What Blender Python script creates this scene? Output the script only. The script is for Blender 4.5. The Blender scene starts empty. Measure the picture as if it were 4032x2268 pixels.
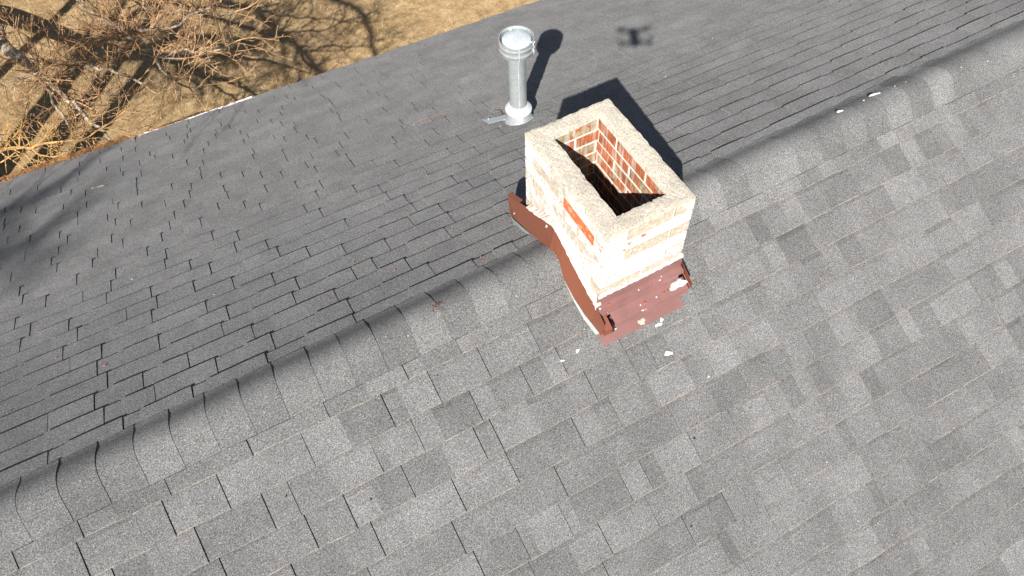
import bpy, bmesh, math, random
from mathutils import Vector, Matrix

random.seed(7)
scene = bpy.context.scene
C = scene.collection
RZ = 4.75                       # ridge height above the ground
PITCH = math.radians(26.04)
SP, CP = math.sin(PITCH), math.cos(PITCH)

# ------------------------------------------------------------------ camera
cam_d = bpy.data.cameras.new('camera')
cam = bpy.data.objects.new('camera', cam_d)
C.objects.link(cam)
CAM = Vector((0.0, -1.6943, 2.7682 + RZ))
R = Matrix(((0.8787, 0.4131, -0.2393), (-0.4765, 0.7286, -0.4920), (-0.0289, 0.5463, 0.8371)))
cam.matrix_world = Matrix.Translation(CAM) @ R.to_4x4()
cam_d.sensor_width = 36.0
cam_d.lens = 3014.6 / 4032 * 36.0
cam_d.clip_start = 0.05
cam_d.clip_end = 500
scene.camera = cam

# ------------------------------------------------------------------ light
SUN = Vector((0.4819, 0.6169, -0.6223)).normalized()       # direction the light travels
world = bpy.data.worlds.new('World')
scene.world = world
world.use_nodes = True
wn = world.node_tree
bg = wn.nodes['Background']
sky = wn.nodes.new('ShaderNodeTexSky')
sky.sky_type = 'NISHITA'
sky.sun_disc = False
sky.sun_elevation = math.radians(38.48)
sky.sun_rotation = math.atan2(-SUN.x, -SUN.y)
wn.links.new(sky.outputs['Color'], bg.inputs['Color'])
bg.inputs['Strength'].default_value = 0.05
sun_d = bpy.data.lights.new('sun', 'SUN')
sun_d.energy = 5.0
sun_d.angle = math.radians(0.5)
sun_d.color = (1.0, 0.965, 0.91)
sun = bpy.data.objects.new('sun', sun_d)
C.objects.link(sun)
sun.location = (-8, -10, 20)
sun.rotation_euler = SUN.to_track_quat('-Z', 'Y').to_euler()

scene.view_settings.view_transform = 'Standard'
scene.view_settings.look = 'None'
scene.view_settings.exposure = 0.95
scene.view_settings.gamma = 1.0
scene.view_settings.use_curve_mapping = False


# ------------------------------------------------------------------ materials
class NT:
    def __init__(s, name):
        s.m = bpy.data.materials.new(name)
        s.m.use_nodes = True
        s.t = s.m.node_tree
        s.bsdf = s.t.nodes['Principled BSDF']
        s.pos = s.t.nodes.new('ShaderNodeNewGeometry').outputs['Position']

    def link(s, a, b):
        s.t.links.new(a, b)

    def noise(s, scale, detail=3, rough=0.55, vec=None, out='Fac', dist=0.0):
        n = s.t.nodes.new('ShaderNodeTexNoise')
        n.inputs['Scale'].default_value = scale
        n.inputs['Detail'].default_value = detail
        n.inputs['Roughness'].default_value = rough
        n.inputs['Distortion'].default_value = dist
        s.link(vec or s.pos, n.inputs['Vector'])
        return n.outputs[out]

    def voro(s, scale, out='Color', vec=None):
        n = s.t.nodes.new('ShaderNodeTexVoronoi')
        n.inputs['Scale'].default_value = scale
        s.link(vec or s.pos, n.inputs['Vector'])
        return n.outputs[out]

    def ramp(s, fac, stops, interp='LINEAR'):
        n = s.t.nodes.new('ShaderNodeValToRGB')
        cr = n.color_ramp
        cr.interpolation = interp
        while len(cr.elements) < len(stops):
            cr.elements.new(0.5)
        for e, (p, c) in zip(cr.elements, stops):
            e.position = p
            e.color = (*c, 1) if len(c) == 3 else c
        s.link(fac, n.inputs['Fac'])
        return n.outputs['Color']

    def gray(s, fac, stops):
        return s.ramp(fac, [(p, (v, v, v)) for p, v in stops])

    def mix(s, fac, a, b, mode='MIX'):
        n = s.t.nodes.new('ShaderNodeMix')
        n.data_type = 'RGBA'
        n.blend_type = mode
        n.clamp_result = False
        for sock, v in ((n.inputs[0], fac), (n.inputs[6], a), (n.inputs[7], b)):
            if isinstance(v, (int, float)):
                sock.default_value = v
            elif isinstance(v, tuple):
                sock.default_value = (*v, 1)
            else:
                s.link(v, sock)
        return n.outputs[2]

    def math(s, op, a, b=0.0):
        n = s.t.nodes.new('ShaderNodeMath')
        n.operation = op
        for sock, v in ((n.inputs[0], a), (n.inputs[1], b)):
            if isinstance(v, (int, float)):
                sock.default_value = v
            else:
                s.link(v, sock)
        return n.outputs[0]

    def attr(s, name):
        n = s.t.nodes.new('ShaderNodeAttribute')
        n.attribute_name = name
        return n.outputs['Fac']

    def scaled(s, v):
        n = s.t.nodes.new('ShaderNodeMapping')
        n.inputs['Scale'].default_value = v
        s.link(s.pos, n.inputs['Vector'])
        return n.outputs['Vector']

    def bump(s, h, strength=0.5, dist=0.01):
        n = s.t.nodes.new('ShaderNodeBump')
        n.inputs['Strength'].default_value = strength
        n.inputs['Distance'].default_value = dist
        s.link(h, n.inputs['Height'])
        s.link(n.outputs['Normal'], s.bsdf.inputs['Normal'])

    def done(s, col=None, rough=0.8, metal=0.0, spec=0.3, diff=0.0, sheen=0.0):
        b = s.bsdf
        if col is not None:
            if isinstance(col, tuple):
                b.inputs['Base Color'].default_value = (*col, 1)
            else:
                s.link(col, b.inputs['Base Color'])
        if isinstance(rough, (int, float)):
            b.inputs['Roughness'].default_value = rough
        else:
            s.link(rough, b.inputs['Roughness'])
        b.inputs['Metallic'].default_value = metal
        b.inputs['Specular IOR Level'].default_value = spec
        if sheen:
            b.inputs['Sheen Weight'].default_value = sheen
            b.inputs['Sheen Roughness'].default_value = 0.6
        if 'Diffuse Roughness' in b.inputs:
            b.inputs['Diffuse Roughness'].default_value = diff
        return s.m


def mat_granules(name, k=1.0):
    n = NT(name)
    g = n.ramp(n.noise(215, 2, 0.75), [(0.30, (0.038, 0.0375, 0.038)), (0.45, (0.106, 0.1045, 0.1045)),
                                     (0.57, (0.163, 0.161, 0.160)), (0.74, (0.325, 0.318, 0.308))])
    hue = n.ramp(n.voro(420, 'Color'), [(0.0, (1.12, 0.95, 0.86)), (0.3, (1, 1, 1)), (0.62, (0.97, 1.0, 1.04)), (1.0, (1.06, 1.04, 0.88))])
    g = n.mix(1.0, g, hue, 'MULTIPLY')
    mot = n.gray(n.noise(5.0, 4, 0.6), [(0.3, 0.86), (0.7, 1.12)])
    g = n.mix(1.0, g, mot, 'MULTIPLY')
    st = n.gray(n.noise(1.1, 2, 0.5), [(0.3, 0.93), (0.7, 1.07)])
    g = n.mix(1.0, g, st, 'MULTIPLY')
    t = n.math('MULTIPLY', n.attr('tone'), k)
    tc = n.t.nodes.new('ShaderNodeCombineColor')
    for i in range(3):
        n.link(t, tc.inputs[i])
    g = n.mix(1.0, g, tc.outputs['Color'], 'MULTIPLY')
    n.bump(n.noise(260, 2, 0.6), 0.4, 0.002)
    return n.done(g, 0.95, 0, 0.12, 0.36)


M_SHINGLE = mat_granules('asphalt_shingle', 1.10)
M_CAP = mat_granules('ridge_cap_shingle', 1.05)


def mat_edge():
    n = NT('cut_shingle_edge')
    c = n.ramp(n.noise(60, 3), [(0.3, (0.10, 0.082, 0.068)), (0.7, (0.24, 0.205, 0.17))])
    return n.done(c, 0.9, 0, 0.1, 0.5)


M_EDGE = mat_edge()


def mat_brick_inner():
    n = NT('bare_red_brick')
    c = n.ramp(n.noise(14, 5, 0.65, dist=1.2), [(0.28, (0.055, 0.035, 0.022)), (0.42, (0.30, 0.085, 0.035)), (0.55, (0.34, 0.10, 0.045)),
                                     (0.66, (0.20, 0.13, 0.075)), (0.82, (0.33, 0.26, 0.16))])
    t = n.attr('tone')
    tanm = n.math('GREATER_THAN', n.math('ADD', t, n.math('MULTIPLY', n.math('SUBTRACT', n.noise(16, 3), 0.5), 1.9)), 0.54)
    tan = n.ramp(n.noise(1, 5, 0.7, vec=n.scaled((60, 60, 22))), [(0.3, (0.12, 0.085, 0.05)), (0.5, (0.27, 0.205, 0.125)), (0.7, (0.42, 0.35, 0.25))])
    c = n.mix(tanm, c, tan)
    drip = n.gray(n.noise(1, 3, 0.5, vec=n.scaled((45, 45, 5))), [(0.50, 0.0), (0.66, 0.8)])
    c = n.mix(drip, c, (0.40, 0.35, 0.28))
    soot = n.gray(n.noise(9, 4, 0.6), [(0.42, 1.0), (0.72, 0.45)])
    c = n.mix(1.0, c, soot, 'MULTIPLY')
    n.bump(n.noise(120, 3), 0.5, 0.004)
    return n.done(c, 0.9, 0, 0.2, 0.5)


def mat_brick_paint():
    n = NT('worn_white_painted_brick')
    w = n.ramp(n.noise(75, 6, 0.8), [(0.30, (0.17, 0.15, 0.125)), (0.42, (0.35, 0.335, 0.315)), (0.60, (0.50, 0.495, 0.485))])
    tan = n.ramp(n.noise(45, 5, 0.7), [(0.3, (0.20, 0.155, 0.105)), (0.55, (0.36, 0.305, 0.225)), (0.75, (0.54, 0.51, 0.46))])
    t = n.attr('tone')
    e = n.math('ADD', n.math('MULTIPLY', n.noise(9, 5, 0.7, dist=0.6), 1.25), n.math('MULTIPLY', t, 0.48))
    c = n.mix(n.gray(e, [(0.90, 0.0), (1.06, 0.85)]), w, tan)
    red = n.ramp(n.noise(26, 4), [(0.30, (0.30, 0.23, 0.15)), (0.40, (0.38, 0.085, 0.03)), (0.56, (0.45, 0.125, 0.045)), (0.64, (0.33, 0.25, 0.16))])
    bare = n.attr('bare')
    b = n.math('ADD', bare, n.math('MULTIPLY', n.math('SUBTRACT', n.noise(22, 4), 0.5), 1.3))
    c = n.mix(n.gray(b, [(0.55, 0.0), (0.60, 1.0)]), c, red)
    h = n.math('ADD', n.noise(110, 4, 0.7), n.math('MULTIPLY', n.noise(18, 3), 1.5))
    n.bump(h, 0.5, 0.0035)
    return n.done(c, 0.85, 0, 0.25, 0.5)


def mat_mortar(name, lo, hi, sc=90):
    n = NT(name)
    c = n.ramp(n.noise(sc, 5, 0.75), [(0.32, lo), (0.66, hi)])
    n.bump(n.noise(sc * 1.5, 4, 0.75), 0.8, 0.006)
    return n.done(c, 0.9, 0, 0.2, 0.6)


def mat_crown():
    n = NT('gritty_mortar_crown')
    c = n.ramp(n.noise(150, 3, 0.85), [(0.29, (0.10, 0.08, 0.055)), (0.41, (0.33, 0.29, 0.23)), (0.57, (0.46, 0.42, 0.355)), (0.72, (0.68, 0.65, 0.60))])
    big = n.gray(n.noise(11, 4, 0.6), [(0.3, 0.84), (0.7, 1.1)])
    c = n.mix(1.0, c, big, 'MULTIPLY')
    wh = n.gray(n.noise(24, 3, 0.5), [(0.70, 0.0), (0.76, 1.0)])
    c = n.mix(wh, c, (0.78, 0.77, 0.75))
    rd = n.gray(n.noise(19, 2, 0.5, vec=n.scaled((1.3, 1.0, 1.0))), [(0.755, 0.0), (0.77, 1.0)])
    c = n.mix(rd, c, (0.40, 0.10, 0.04))
    n.bump(n.noise(210, 3, 0.75), 0.9, 0.0035)
    return n.done(c, 0.92, 0, 0.2, 0.6)


def mat_simple(name, col, rough=0.6, metal=0.0, var=0.12, sc=12, spec=0.4, bump=0.0):
    n = NT(name)
    lo = tuple(v * (1 - var) for v in col)
    hi = tuple(min(0.95, v * (1 + var)) for v in col)
    c = n.ramp(n.noise(sc, 4, 0.6), [(0.3, lo), (0.7, hi)])
    if bump:
        n.bump(n.noise(sc * 3, 3), bump, 0.003)
    return n.done(c, rough, metal, spec)


def mat_galv(name, base, rough=0.42, metal=0.75):
    n = NT(name)
    c = n.ramp(n.voro(55, 'Color'), [(0.0, tuple(v * 0.90 for v in base)), (1.0, tuple(min(1, v * 1.06) for v in base))])
    streak = n.gray(n.noise(1, 4, 0.6, vec=n.scaled((70, 70, 4.5))), [(0.60, 0.0), (0.70, 0.55)])
    c = n.mix(streak, c, (0.80, 0.80, 0.79))
    r = n.gray(n.noise(30, 3), [(0.3, rough - 0.06), (0.7, rough + 0.10)])
    return n.done(c, r, metal, 0.5)


def mat_grass():
    n = NT('dormant_tan_grass')
    c = n.ramp(n.noise(7, 8, 0.75), [(0.28, (0.17, 0.105, 0.050)), (0.45, (0.34, 0.228, 0.118)), (0.6, (0.48, 0.345, 0.19)), (0.78, (0.64, 0.49, 0.30))])
    f = n.gray(n.noise(48, 6, 0.8), [(0.3, 0.50), (0.7, 1.3)])
    c = n.mix(1.0, c, f, 'MULTIPLY')
    br = n.gray(n.noise(2.3, 5, 0.65), [(0.45, 0.0), (0.7, 0.55)])
    c = n.mix(br, c, (0.22, 0.135, 0.062))
    gr = n.gray(n.noise(0.9, 3, 0.6), [(0.5, 0.0), (0.75, 0.30)])
    c = n.mix(gr, c, (0.20, 0.155, 0.06))
    n.bump(n.noise(70, 6, 0.8), 1.0, 0.03)
    return n.done(c, 0.95, 0, 0.1, 0.8)


def mat_bark(name, lo, hi, bump=0.5):
    n = NT(name)
    c = n.ramp(n.noise(22, 5, 0.7), [(0.35, lo), (0.62, hi)])
    sp = n.gray(n.noise(9, 3, 0.6), [(0.55, 0.0), (0.62, 0.7)])
    c = n.mix(sp, c, tuple(min(0.7, v * 1.25) for v in hi))
    if bump: n.bump(n.noise(60, 4), bump, 0.004)
    return n.done(c, 0.9, 0, 0.15, 0.3)


M_RED = mat_brick_inner()
M_PAINT = mat_brick_paint()
M_MORT = mat_mortar('cream_mortar', (0.50, 0.42, 0.32), (0.70, 0.64, 0.54), 70)
M_WASH = mat_mortar('whitewashed_mortar', (0.34, 0.32, 0.30), (0.53, 0.525, 0.515), 60)
M_SEAL = mat_mortar('pinkish_mortar_seal', (0.50, 0.39, 0.32), (0.62, 0.56, 0.50), 80)
M_WHITE = mat_mortar('white_mortar_drop', (0.40, 0.39, 0.37), (0.66, 0.655, 0.64), 150)
M_CROWN = mat_crown()
M_BROWN = mat_simple('brown_painted_metal', (0.185, 0.062, 0.036), 0.42, 0.0, 0.06, 4, 0.5)
M_BROWN2 = mat_simple('sky_tinted_brown_metal', (0.205, 0.104, 0.094), 0.30, 0.0, 0.14, 9, 0.6)  # pinker base colour has the sky's reflection on the brown metal painted in
M_STEP = mat_simple('pale_green_step_metal', (0.22, 0.25, 0.235), 0.5, 0.1, 0.1, 15)
M_GALV = mat_galv('galvanised_steel', (0.74, 0.80, 0.80), 0.24, 0.70)
M_GALV_BRIGHT = mat_galv('bright_galvanised_steel', (0.70, 0.73, 0.735), 0.45, 0.4)
M_STRIP = mat_simple('flat_galvanised_sheet', (0.44, 0.50, 0.54), 0.45, 0.3, 0.06, 10)
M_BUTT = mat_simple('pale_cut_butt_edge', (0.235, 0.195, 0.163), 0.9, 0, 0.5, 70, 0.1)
M_BITUMEN = mat_simple('dirty_bitumen_edge', (0.040, 0.033, 0.027), 0.9, 0, 0.4, 60)
M_DARK = mat_simple('dark_felt_and_slot_shade', (0.012, 0.012, 0.013), 0.9)
M_GUTTER = mat_simple('white_gutter_paint', (0.78, 0.78, 0.78), 0.4, 0, 0.03)
M_WALL = mat_simple('cream_siding', (0.55, 0.52, 0.46), 0.7, 0, 0.06)
M_WOOD = mat_simple('fascia_paint', (0.6, 0.6, 0.58), 0.6, 0, 0.05)
M_GRASS = mat_grass()
M_BLADE = mat_simple('dry_grass_blade', (0.44, 0.315, 0.165), 0.9, 0, 0.35, 3, 0.1)
M_STRAW = mat_simple('orange_pine_straw', (0.25, 0.125, 0.052), 0.8, 0, 0.45, 40, 0.2)
M_BARK = mat_bark('pale_grey_bark', (0.13, 0.105, 0.075), (0.42, 0.36, 0.27))
M_TWIG = mat_bark('tan_twig_bark', (0.27, 0.145, 0.07), (0.50, 0.315, 0.17), 0)
M_TWIG_GOLD = mat_bark('golden_twig_bark', (0.29, 0.165, 0.062), (0.48, 0.30, 0.12), 0)
M_OBARK = mat_bark('grey_brown_bark', (0.07, 0.055, 0.045), (0.2, 0.165, 0.13))
M_SEED = mat_simple('orange_red_bud', (0.42, 0.11, 0.045), 0.7, 0, 0.3, 90)
M_LEAF = mat_simple('brown_leaf_crumb', (0.10, 0.045, 0.032), 0.8, 0, 0.3, 60)
M_COPPER = mat_simple('rusty_wire', (0.30, 0.15, 0.075), 0.5, 0.2, 0.2, 60)
M_DRONE = mat_simple('grey_drone_plastic', (0.22, 0.22, 0.23), 0.5, 0, 0.05)


# ------------------------------------------------------------------ builders
class MB:
    """collects polygons in world coordinates, with a tone per face"""
    def __init__(s):
        s.v = []; s.f = []; s.tone = []; s.mi = []; s.bare = []

    def quad_grid(s, pts, nu, nv, tone=1.0, mi=0):
        b = len(s.v)
        s.v += pts
        for j in range(nv - 1):
            for i in range(nu - 1):
                a = b + j * nu + i
                s.face((a, a + 1, a + nu + 1, a + nu), tone, mi)

    def face(s, idx, tone=1.0, mi=0, bare=0.0):
        s.f.append(tuple(idx)); s.tone.append(tone); s.mi.append(mi); s.bare.append(bare)

    def poly(s, pts, tone=1.0, mi=0, bare=0.0):
        b = len(s.v)
        s.v += [tuple(p) for p in pts]
        s.face(range(b, b + len(pts)), tone, mi, bare)

    def box(s, lo, hi, tone=1.0, mi=0, mis=None, bare=0.0, jit=0.0):
        b = len(s.v)
        for z in (lo[2], hi[2]):
            for x, y in ((lo[0], lo[1]), (hi[0], lo[1]), (hi[0], hi[1]), (lo[0], hi[1])):
                s.v.append((x + random.uniform(-jit, jit), y + random.uniform(-jit, jit), z + random.uniform(-jit, jit)))
        F = {'-z': (3, 2, 1, 0), '+z': (4, 5, 6, 7), '-y': (0, 1, 5, 4), '+x': (1, 2, 6, 5), '+y': (2, 3, 7, 6), '-x': (3, 0, 4, 7)}
        for k, q in F.items():
            s.face([b + i for i in q], tone, (mis or {}).get(k, mi), bare)

    def tube(s, pts, radii, n=4, tone=1.0, mi=0, cap=True):
        b = len(s.v)
        up = Vector((0.3, 0.2, 0.93))
        for i, p in enumerate(pts):
            p = Vector(p)
            d = (Vector(pts[min(i + 1, len(pts) - 1)]) - Vector(pts[max(i - 1, 0)]))
            if d.length < 1e-9: d = Vector((0, 0, 1))
            d.normalize()
            a = d.cross(up)
            if a.length < 1e-3: a = d.cross(Vector((1, 0, 0)))
            a.normalize(); c = d.cross(a)
            for k in range(n):
                th = 2 * math.pi * k / n
                s.v.append(tuple(p + (a * math.cos(th) + c * math.sin(th)) * radii[i]))
        for i in range(len(pts) - 1):
            for k in range(n):
                k2 = (k + 1) % n
                s.face((b + i * n + k, b + i * n + k2, b + (i + 1) * n + k2, b + (i + 1) * n + k), tone, mi)
        if cap:
            e = b + (len(pts) - 1) * n
            s.face([e + k for k in range(n)], tone, mi)
            s.face([b + n - 1 - k for k in range(n)], tone, mi)

    def lathe(s, c, prof, n=40, mi=0, caps=(False, False), tone=1.0):
        b = len(s.v)
        for r, z in prof:
            for k in range(n):
                th = 2 * math.pi * k / n
                s.v.append((c[0] + r * math.cos(th), c[1] + r * math.sin(th), c[2] + z))
        m = len(prof)
        for j in range(m - 1):
            for k in range(n):
                k2 = (k + 1) % n
                s.face((b + j * n + k, b + j * n + k2, b + (j + 1) * n + k2, b + (j + 1) * n + k), tone, mi)
        if caps[0]: s.face([b + n - 1 - k for k in range(n)], tone, mi)
        if caps[1]: s.face([b + (m - 1) * n + k for k in range(n)], tone, mi)

    def build(s, name, mats, parent=None, smooth=False, kind=None, label=None):
        base = parent.matrix_world.translation if parent else None
        if parent and parent.parent: base = parent.location + parent.parent.location
        elif parent: base = parent.location.copy()
        me = bpy.data.meshes.new(name)
        vs = s.v if base is None else [(x - base.x, y - base.y, z - base.z) for x, y, z in s.v]
        me.from_pydata(vs, [], s.f)
        for m in (mats if isinstance(mats, (list, tuple)) else [mats]):
            me.materials.append(m)
        me.polygons.foreach_set('material_index', s.mi)
        if smooth: me.polygons.foreach_set('use_smooth', [True] * len(s.f))
        at = me.attributes.new('tone', 'FLOAT', 'FACE'); at.data.foreach_set('value', s.tone)
        if any(s.bare):
            ab = me.attributes.new('bare', 'FLOAT', 'FACE'); ab.data.foreach_set('value', s.bare)
        me.update()
        o = bpy.data.objects.new(name, me)
        C.objects.link(o)
        if parent: o.parent = parent
        if kind: o['kind'] = kind
        if label: o['label'] = label
        return o


def thing(name, label, cat, loc, group=None):
    o = bpy.data.objects.new(name, None)
    C.objects.link(o)
    o.location = loc
    o.empty_display_size = 0.1
    o['label'] = label; o['category'] = cat
    if group: o['group'] = group
    return o


def tag(o, label, cat, group=None):
    o['label'] = label; o['category'] = cat
    if group: o['group'] = group
    return o


def recentre(o):
    """move a parentless mesh object's origin into its own middle"""
    me = o.data
    c = sum((v.co for v in me.vertices), Vector()) / len(me.vertices)
    me.transform(Matrix.Translation(-c))
    o.location = c
    return o


# roof surface: u along the ridge, s down the slope, h above the slope plane
def fan(u):
    return 1.0 - 0.024 * max(-3.5, min(5.0, u))


def near_pt(u, s, h=0.0):
    return (u, -s * CP - h * SP, RZ - s * SP + h * CP)


def far_pt(u, s, h=0.0):
    s = s * fan(u)
    return (u, s * CP + h * SP, RZ - s * SP + h * CP)


# ridge cap cross-section, from the far edge over the crest to the near edge
def cap_profile(n=15):
    L = 0.331
    pts = []
    y, z = 0.0, 0.0
    key = [(0, 24), (0.02, 33), (0.055, 38.5), (0.10, 34), (0.145, 21), (0.175, 3), (0.197, -16), (0.23, -42), (0.27, -50), (0.30, -44), (0.331, -27)]
    def ang(l):
        for (a, va), (b, vb) in zip(key, key[1:]):
            if l <= b: return va + (vb - va) * (l - a) / (b - a)
        return key[-1][1]
    N = 140
    for i in range(N + 1):
        l = L * i / N
        if i: 
            a = math.radians(ang(l - L / N / 2))
            y -= math.cos(a) * L / N; z += math.sin(a) * L / N
        if i % (N // (n - 1)) == 0: pts.append((y, z))
    # anchor the near edge on the near slope
    ty, tz = -0.1395, RZ - 0.1395 * SP / CP + 0.0065
    dy, dz = ty - pts[-1][0], tz - pts[-1][1]
    return [(a + dy, b + dz) for a, b in pts]


CAPP = cap_profile()


def roof_z(x, y):
    """height of the roof skin (shingle or cap) at x, y"""
    z = RZ - abs(y) * SP / CP + (0.0125 if y > 0.1 else 0.0075)
    for (y0, z0), (y1, z1) in zip(CAPP, CAPP[1:]):
        if y1 <= y <= y0:
            z = max(z, z0 + (z1 - z0) * (y0 - y) / max(1e-6, y0 - y1) + 0.004)
    return z


# ------------------------------------------------------------------ ground
mb = MB()
N = 24
ys = [-140, -60, -20, -6] + [5 + 0.5 * i for i in range(0, 22)] + [20, 30, 60, 140]
xs = [-140, -60, -20] + [-8 + 0.8 * i for i in range(0, 22)] + [14, 22, 60, 140]
pts = [(x, y, 0.05 * math.sin(x * 0.8 + 1) * math.sin(y * 0.7) if 5 < y < 16 else 0.0) for y in ys for x in xs]
mb.quad_grid(pts, len(xs), len(ys))
g = mb.build('ground', M_GRASS, smooth=True)
g['kind'] = 'structure'

# ------------------------------------------------------------------ house
X0, X1 = -3.4, 9.0              # gable ends
house = thing('house', 'gabled house under a grey asphalt shingle roof seen from above its ridge', 'house', (2.8, 0, 0))
NEAR_L = 4.65
FAR_E = 4.44
mb = MB()
mb.box((X0 + 0.35, -3.72, 0.0), (X1 - 0.35, 3.5, 2.78))
for gx in (X0 + 0.35, X1 - 0.35):
    mb.poly([(gx, -3.72, 2.78), (gx, 3.5, 2.78), (gx, 0, RZ - 0.12)])
mb.build('wall', M_WALL, house)

near_roof = bpy.data.objects.new('roof_slope', None)
far_roof = bpy.data.objects.new('roof_slope', None)
deck = []
for nm, fn, L in (('near', near_pt, NEAR_L), ('far', far_pt, FAR_E)):
    mb = MB()
    A, B = [], []
    nx = 14
    for i in range(nx):
        u = X0 + (X1 - X0) * i / (nx - 1)
        A.append((fn(u, 0.0, -0.004), fn(u, L, -0.004), fn(u, L, -0.03), fn(u, 0.0, -0.03)))
    for i in range(nx - 1):
        p, q = A[i], A[i + 1]
        mb.poly([p[0], q[0], q[1], p[1]]); mb.poly([p[1], q[1], q[2], p[2]]); mb.poly([p[2], q[2], q[3], p[3]])
    o = mb.build('roof_slope', M_DARK, house, label='near sunlit roof slope' if nm == 'near' else 'far roof slope in raking light')
    deck.append(o)
near_roof, far_roof = deck

# --- shingles: each visible tile of the laminated courses, raised tab or recessed slot
CH = (1.055, 1.515, -0.335, 0.345)      # chimney footprint x0 x1 y0 y1


def shingle(mb, fn, u0, u1, sa, sb, hb, ht, tone, band, n=3):
    b = len(mb.v)
    w = random.uniform(-0.0006, 0.0006)
    lift = random.uniform(-0.0005, 0.0013)
    sk = random.uniform(-0.0030, 0.0030)
    sm = sa + 0.03 + random.uniform(0.014, 0.028)
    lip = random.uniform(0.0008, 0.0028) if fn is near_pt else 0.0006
    rows = [(sa, ht), (sm, ht + (hb - ht) * (sm - sa) / (sb - sa)), (sb - lip, hb), (sb, hb - 0.0006)]
    for j, (s, h0) in enumerate(rows):
        for i in range(n):
            t = i / (n - 1)
            h = h0 + (w * math.sin(3.0 * t + sb * 9) + lift * math.sin(t * math.pi + 0.4) if j >= 2 else 0)
            ss = s + (sk * t + random.uniform(-0.0010, 0.0010) if j >= 2 else random.uniform(-0.003, 0.003) if j == 1 else 0)
            mb.v.append(fn(u0 + (u1 - u0) * t, ss, h))
    for j in range(3):
        for i in range(n - 1):
            k = b + j * n + i
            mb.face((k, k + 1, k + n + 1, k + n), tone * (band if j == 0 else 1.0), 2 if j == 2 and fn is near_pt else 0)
    c = len(mb.v)
    for i in range(n):
        t = i / (n - 1)
        mb.v.append(fn(u0 + (u1 - u0) * t, sb, -0.002))
    for i in range(n - 1):
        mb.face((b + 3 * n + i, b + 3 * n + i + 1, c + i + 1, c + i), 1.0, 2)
    d = len(mb.v)
    mb.v += [fn(u0, sa, -0.002), fn(u1, sa, -0.002)]
    mb.face((b, b + n, b + 2 * n, b + 3 * n, c, d), 1.0, 1)
    mb.face((b + n - 1, d + 1, c + n - 1, b + 4 * n - 1, b + 3 * n - 1, b + 2 * n - 1), 1.0, 1)


def cam_area(p):
    c = R.transposed() @ (Vector(p) - CAM)
    if c.z > -0.1: return None
    return (c.x / -c.z * 3014.6, c.y / -c.z * 3014.6, c)


tiles = []


def courses(fn, side, first, step, last, tabh, sloth):
    """lay every course; returns a list of tile descriptions"""
    edges = [0.085, first] if first - 0.085 > 0.03 else [first]
    s = first
    while s + step < last + 0.02:
        s += step; edges.append(s)
    edges[-1] = last
    for k in range(len(edges) - 1):
        sa, sb = edges[k], edges[k + 1]
        u = X0 + random.uniform(-0.3, 0)
        tab = random.random() < 0.5
        off = random.uniform(0, 1)
        while u < X1:
            w = random.choice((0.09, 0.12, 0.14, 0.16, 0.18, 0.22)) if tab else random.choice((0.05, 0.08, 0.11, 0.14, 0.18))
            w *= random.uniform(0.85, 1.15)
            if side == 'far': w *= 1.35
            u1 = u + w
            a, b = max(u, X0), min(u1, X1)
            if b - a > 0.01:
                tone = random.choice((0.83, 0.87, 0.92, 0.96, 1.0, 1.0, 1.04, 1.09, 1.16)) * random.uniform(0.97, 1.03)
                if side == 'far': tone = 1 + (tone - 1) * 0.30
                if not tab: tone = 0.7 * tone + 0.3 * (0.9 if side == 'near' else 0.98)
                hb = (tabh if tab else sloth) + random.uniform(-0.0005, 0.0007)
                gap = 0.0
                if tab and random.random() < 0.85: gap = random.uniform(0.0022, 0.0048) * (1.0 if side == 'near' else 1.25)
                tiles.append([side, fn, a, b - gap, sa - 0.03, sb + random.uniform(-0.0015, 0.0015), hb, 0.0010 if tab else 0.0004, tone, random.choice((1.0, 0.95, 0.9, 0.86, 0.8)) if side == 'near' else 1.0, sa])
            u = u1
            # a plain butt joint now and then, otherwise tab and slot alternate
            tab = (not tab) if random.random() < 0.86 else tab
    return edges


def covered(t):
    """tile wholly inside the chimney footprint"""
    y = [t[1](t[2], s)[1] for s in (t[10], t[5])]
    return t[2] > CH[0] and t[3] < CH[1] and min(y) > CH[2] and max(y) < CH[3]


courses(near_pt, 'near', 0.223, 0.1475, NEAR_L + 0.02, 0.0095, 0.0040)
courses(far_pt, 'far', 0.228, 0.1400, FAR_E + 0.02, 0.0155, 0.0108)
scored = []
rest = {'near': MB(), 'far': MB()}
for t in tiles:
    if covered(t): continue
    m = cam_area(t[1]((t[2] + t[3]) / 2, (t[10] + t[5]) / 2))
    ar = 0
    if m and abs(m[0]) < 2016 + 60 and abs(m[1]) < 1134 + 60:
        q = [cam_area(t[1](u, s)) for u, s in ((t[2], t[10]), (t[3], t[10]), (t[3], t[5]), (t[2], t[5]))]
        ar = 0.5 * abs(sum(q[i][0] * q[(i + 1) % 4][1] - q[(i + 1) % 4][0] * q[i][1] for i in range(4)))
    scored.append((ar, t))
scored.sort(key=lambda x: -x[0])
for i, (ar, t) in enumerate(scored):
    if i < 296 and ar > 0:
        mb = MB()
        shingle(mb, *t[1:10], n=4)
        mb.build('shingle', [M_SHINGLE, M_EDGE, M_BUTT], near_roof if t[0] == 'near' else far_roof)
    else:
        shingle(rest[t[0]], *t[1:10], n=3)
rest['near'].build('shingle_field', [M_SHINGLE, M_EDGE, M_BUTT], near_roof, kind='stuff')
rest['far'].build('shingle_field', [M_SHINGLE, M_EDGE, M_BUTT], far_roof, kind='stuff')

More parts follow.
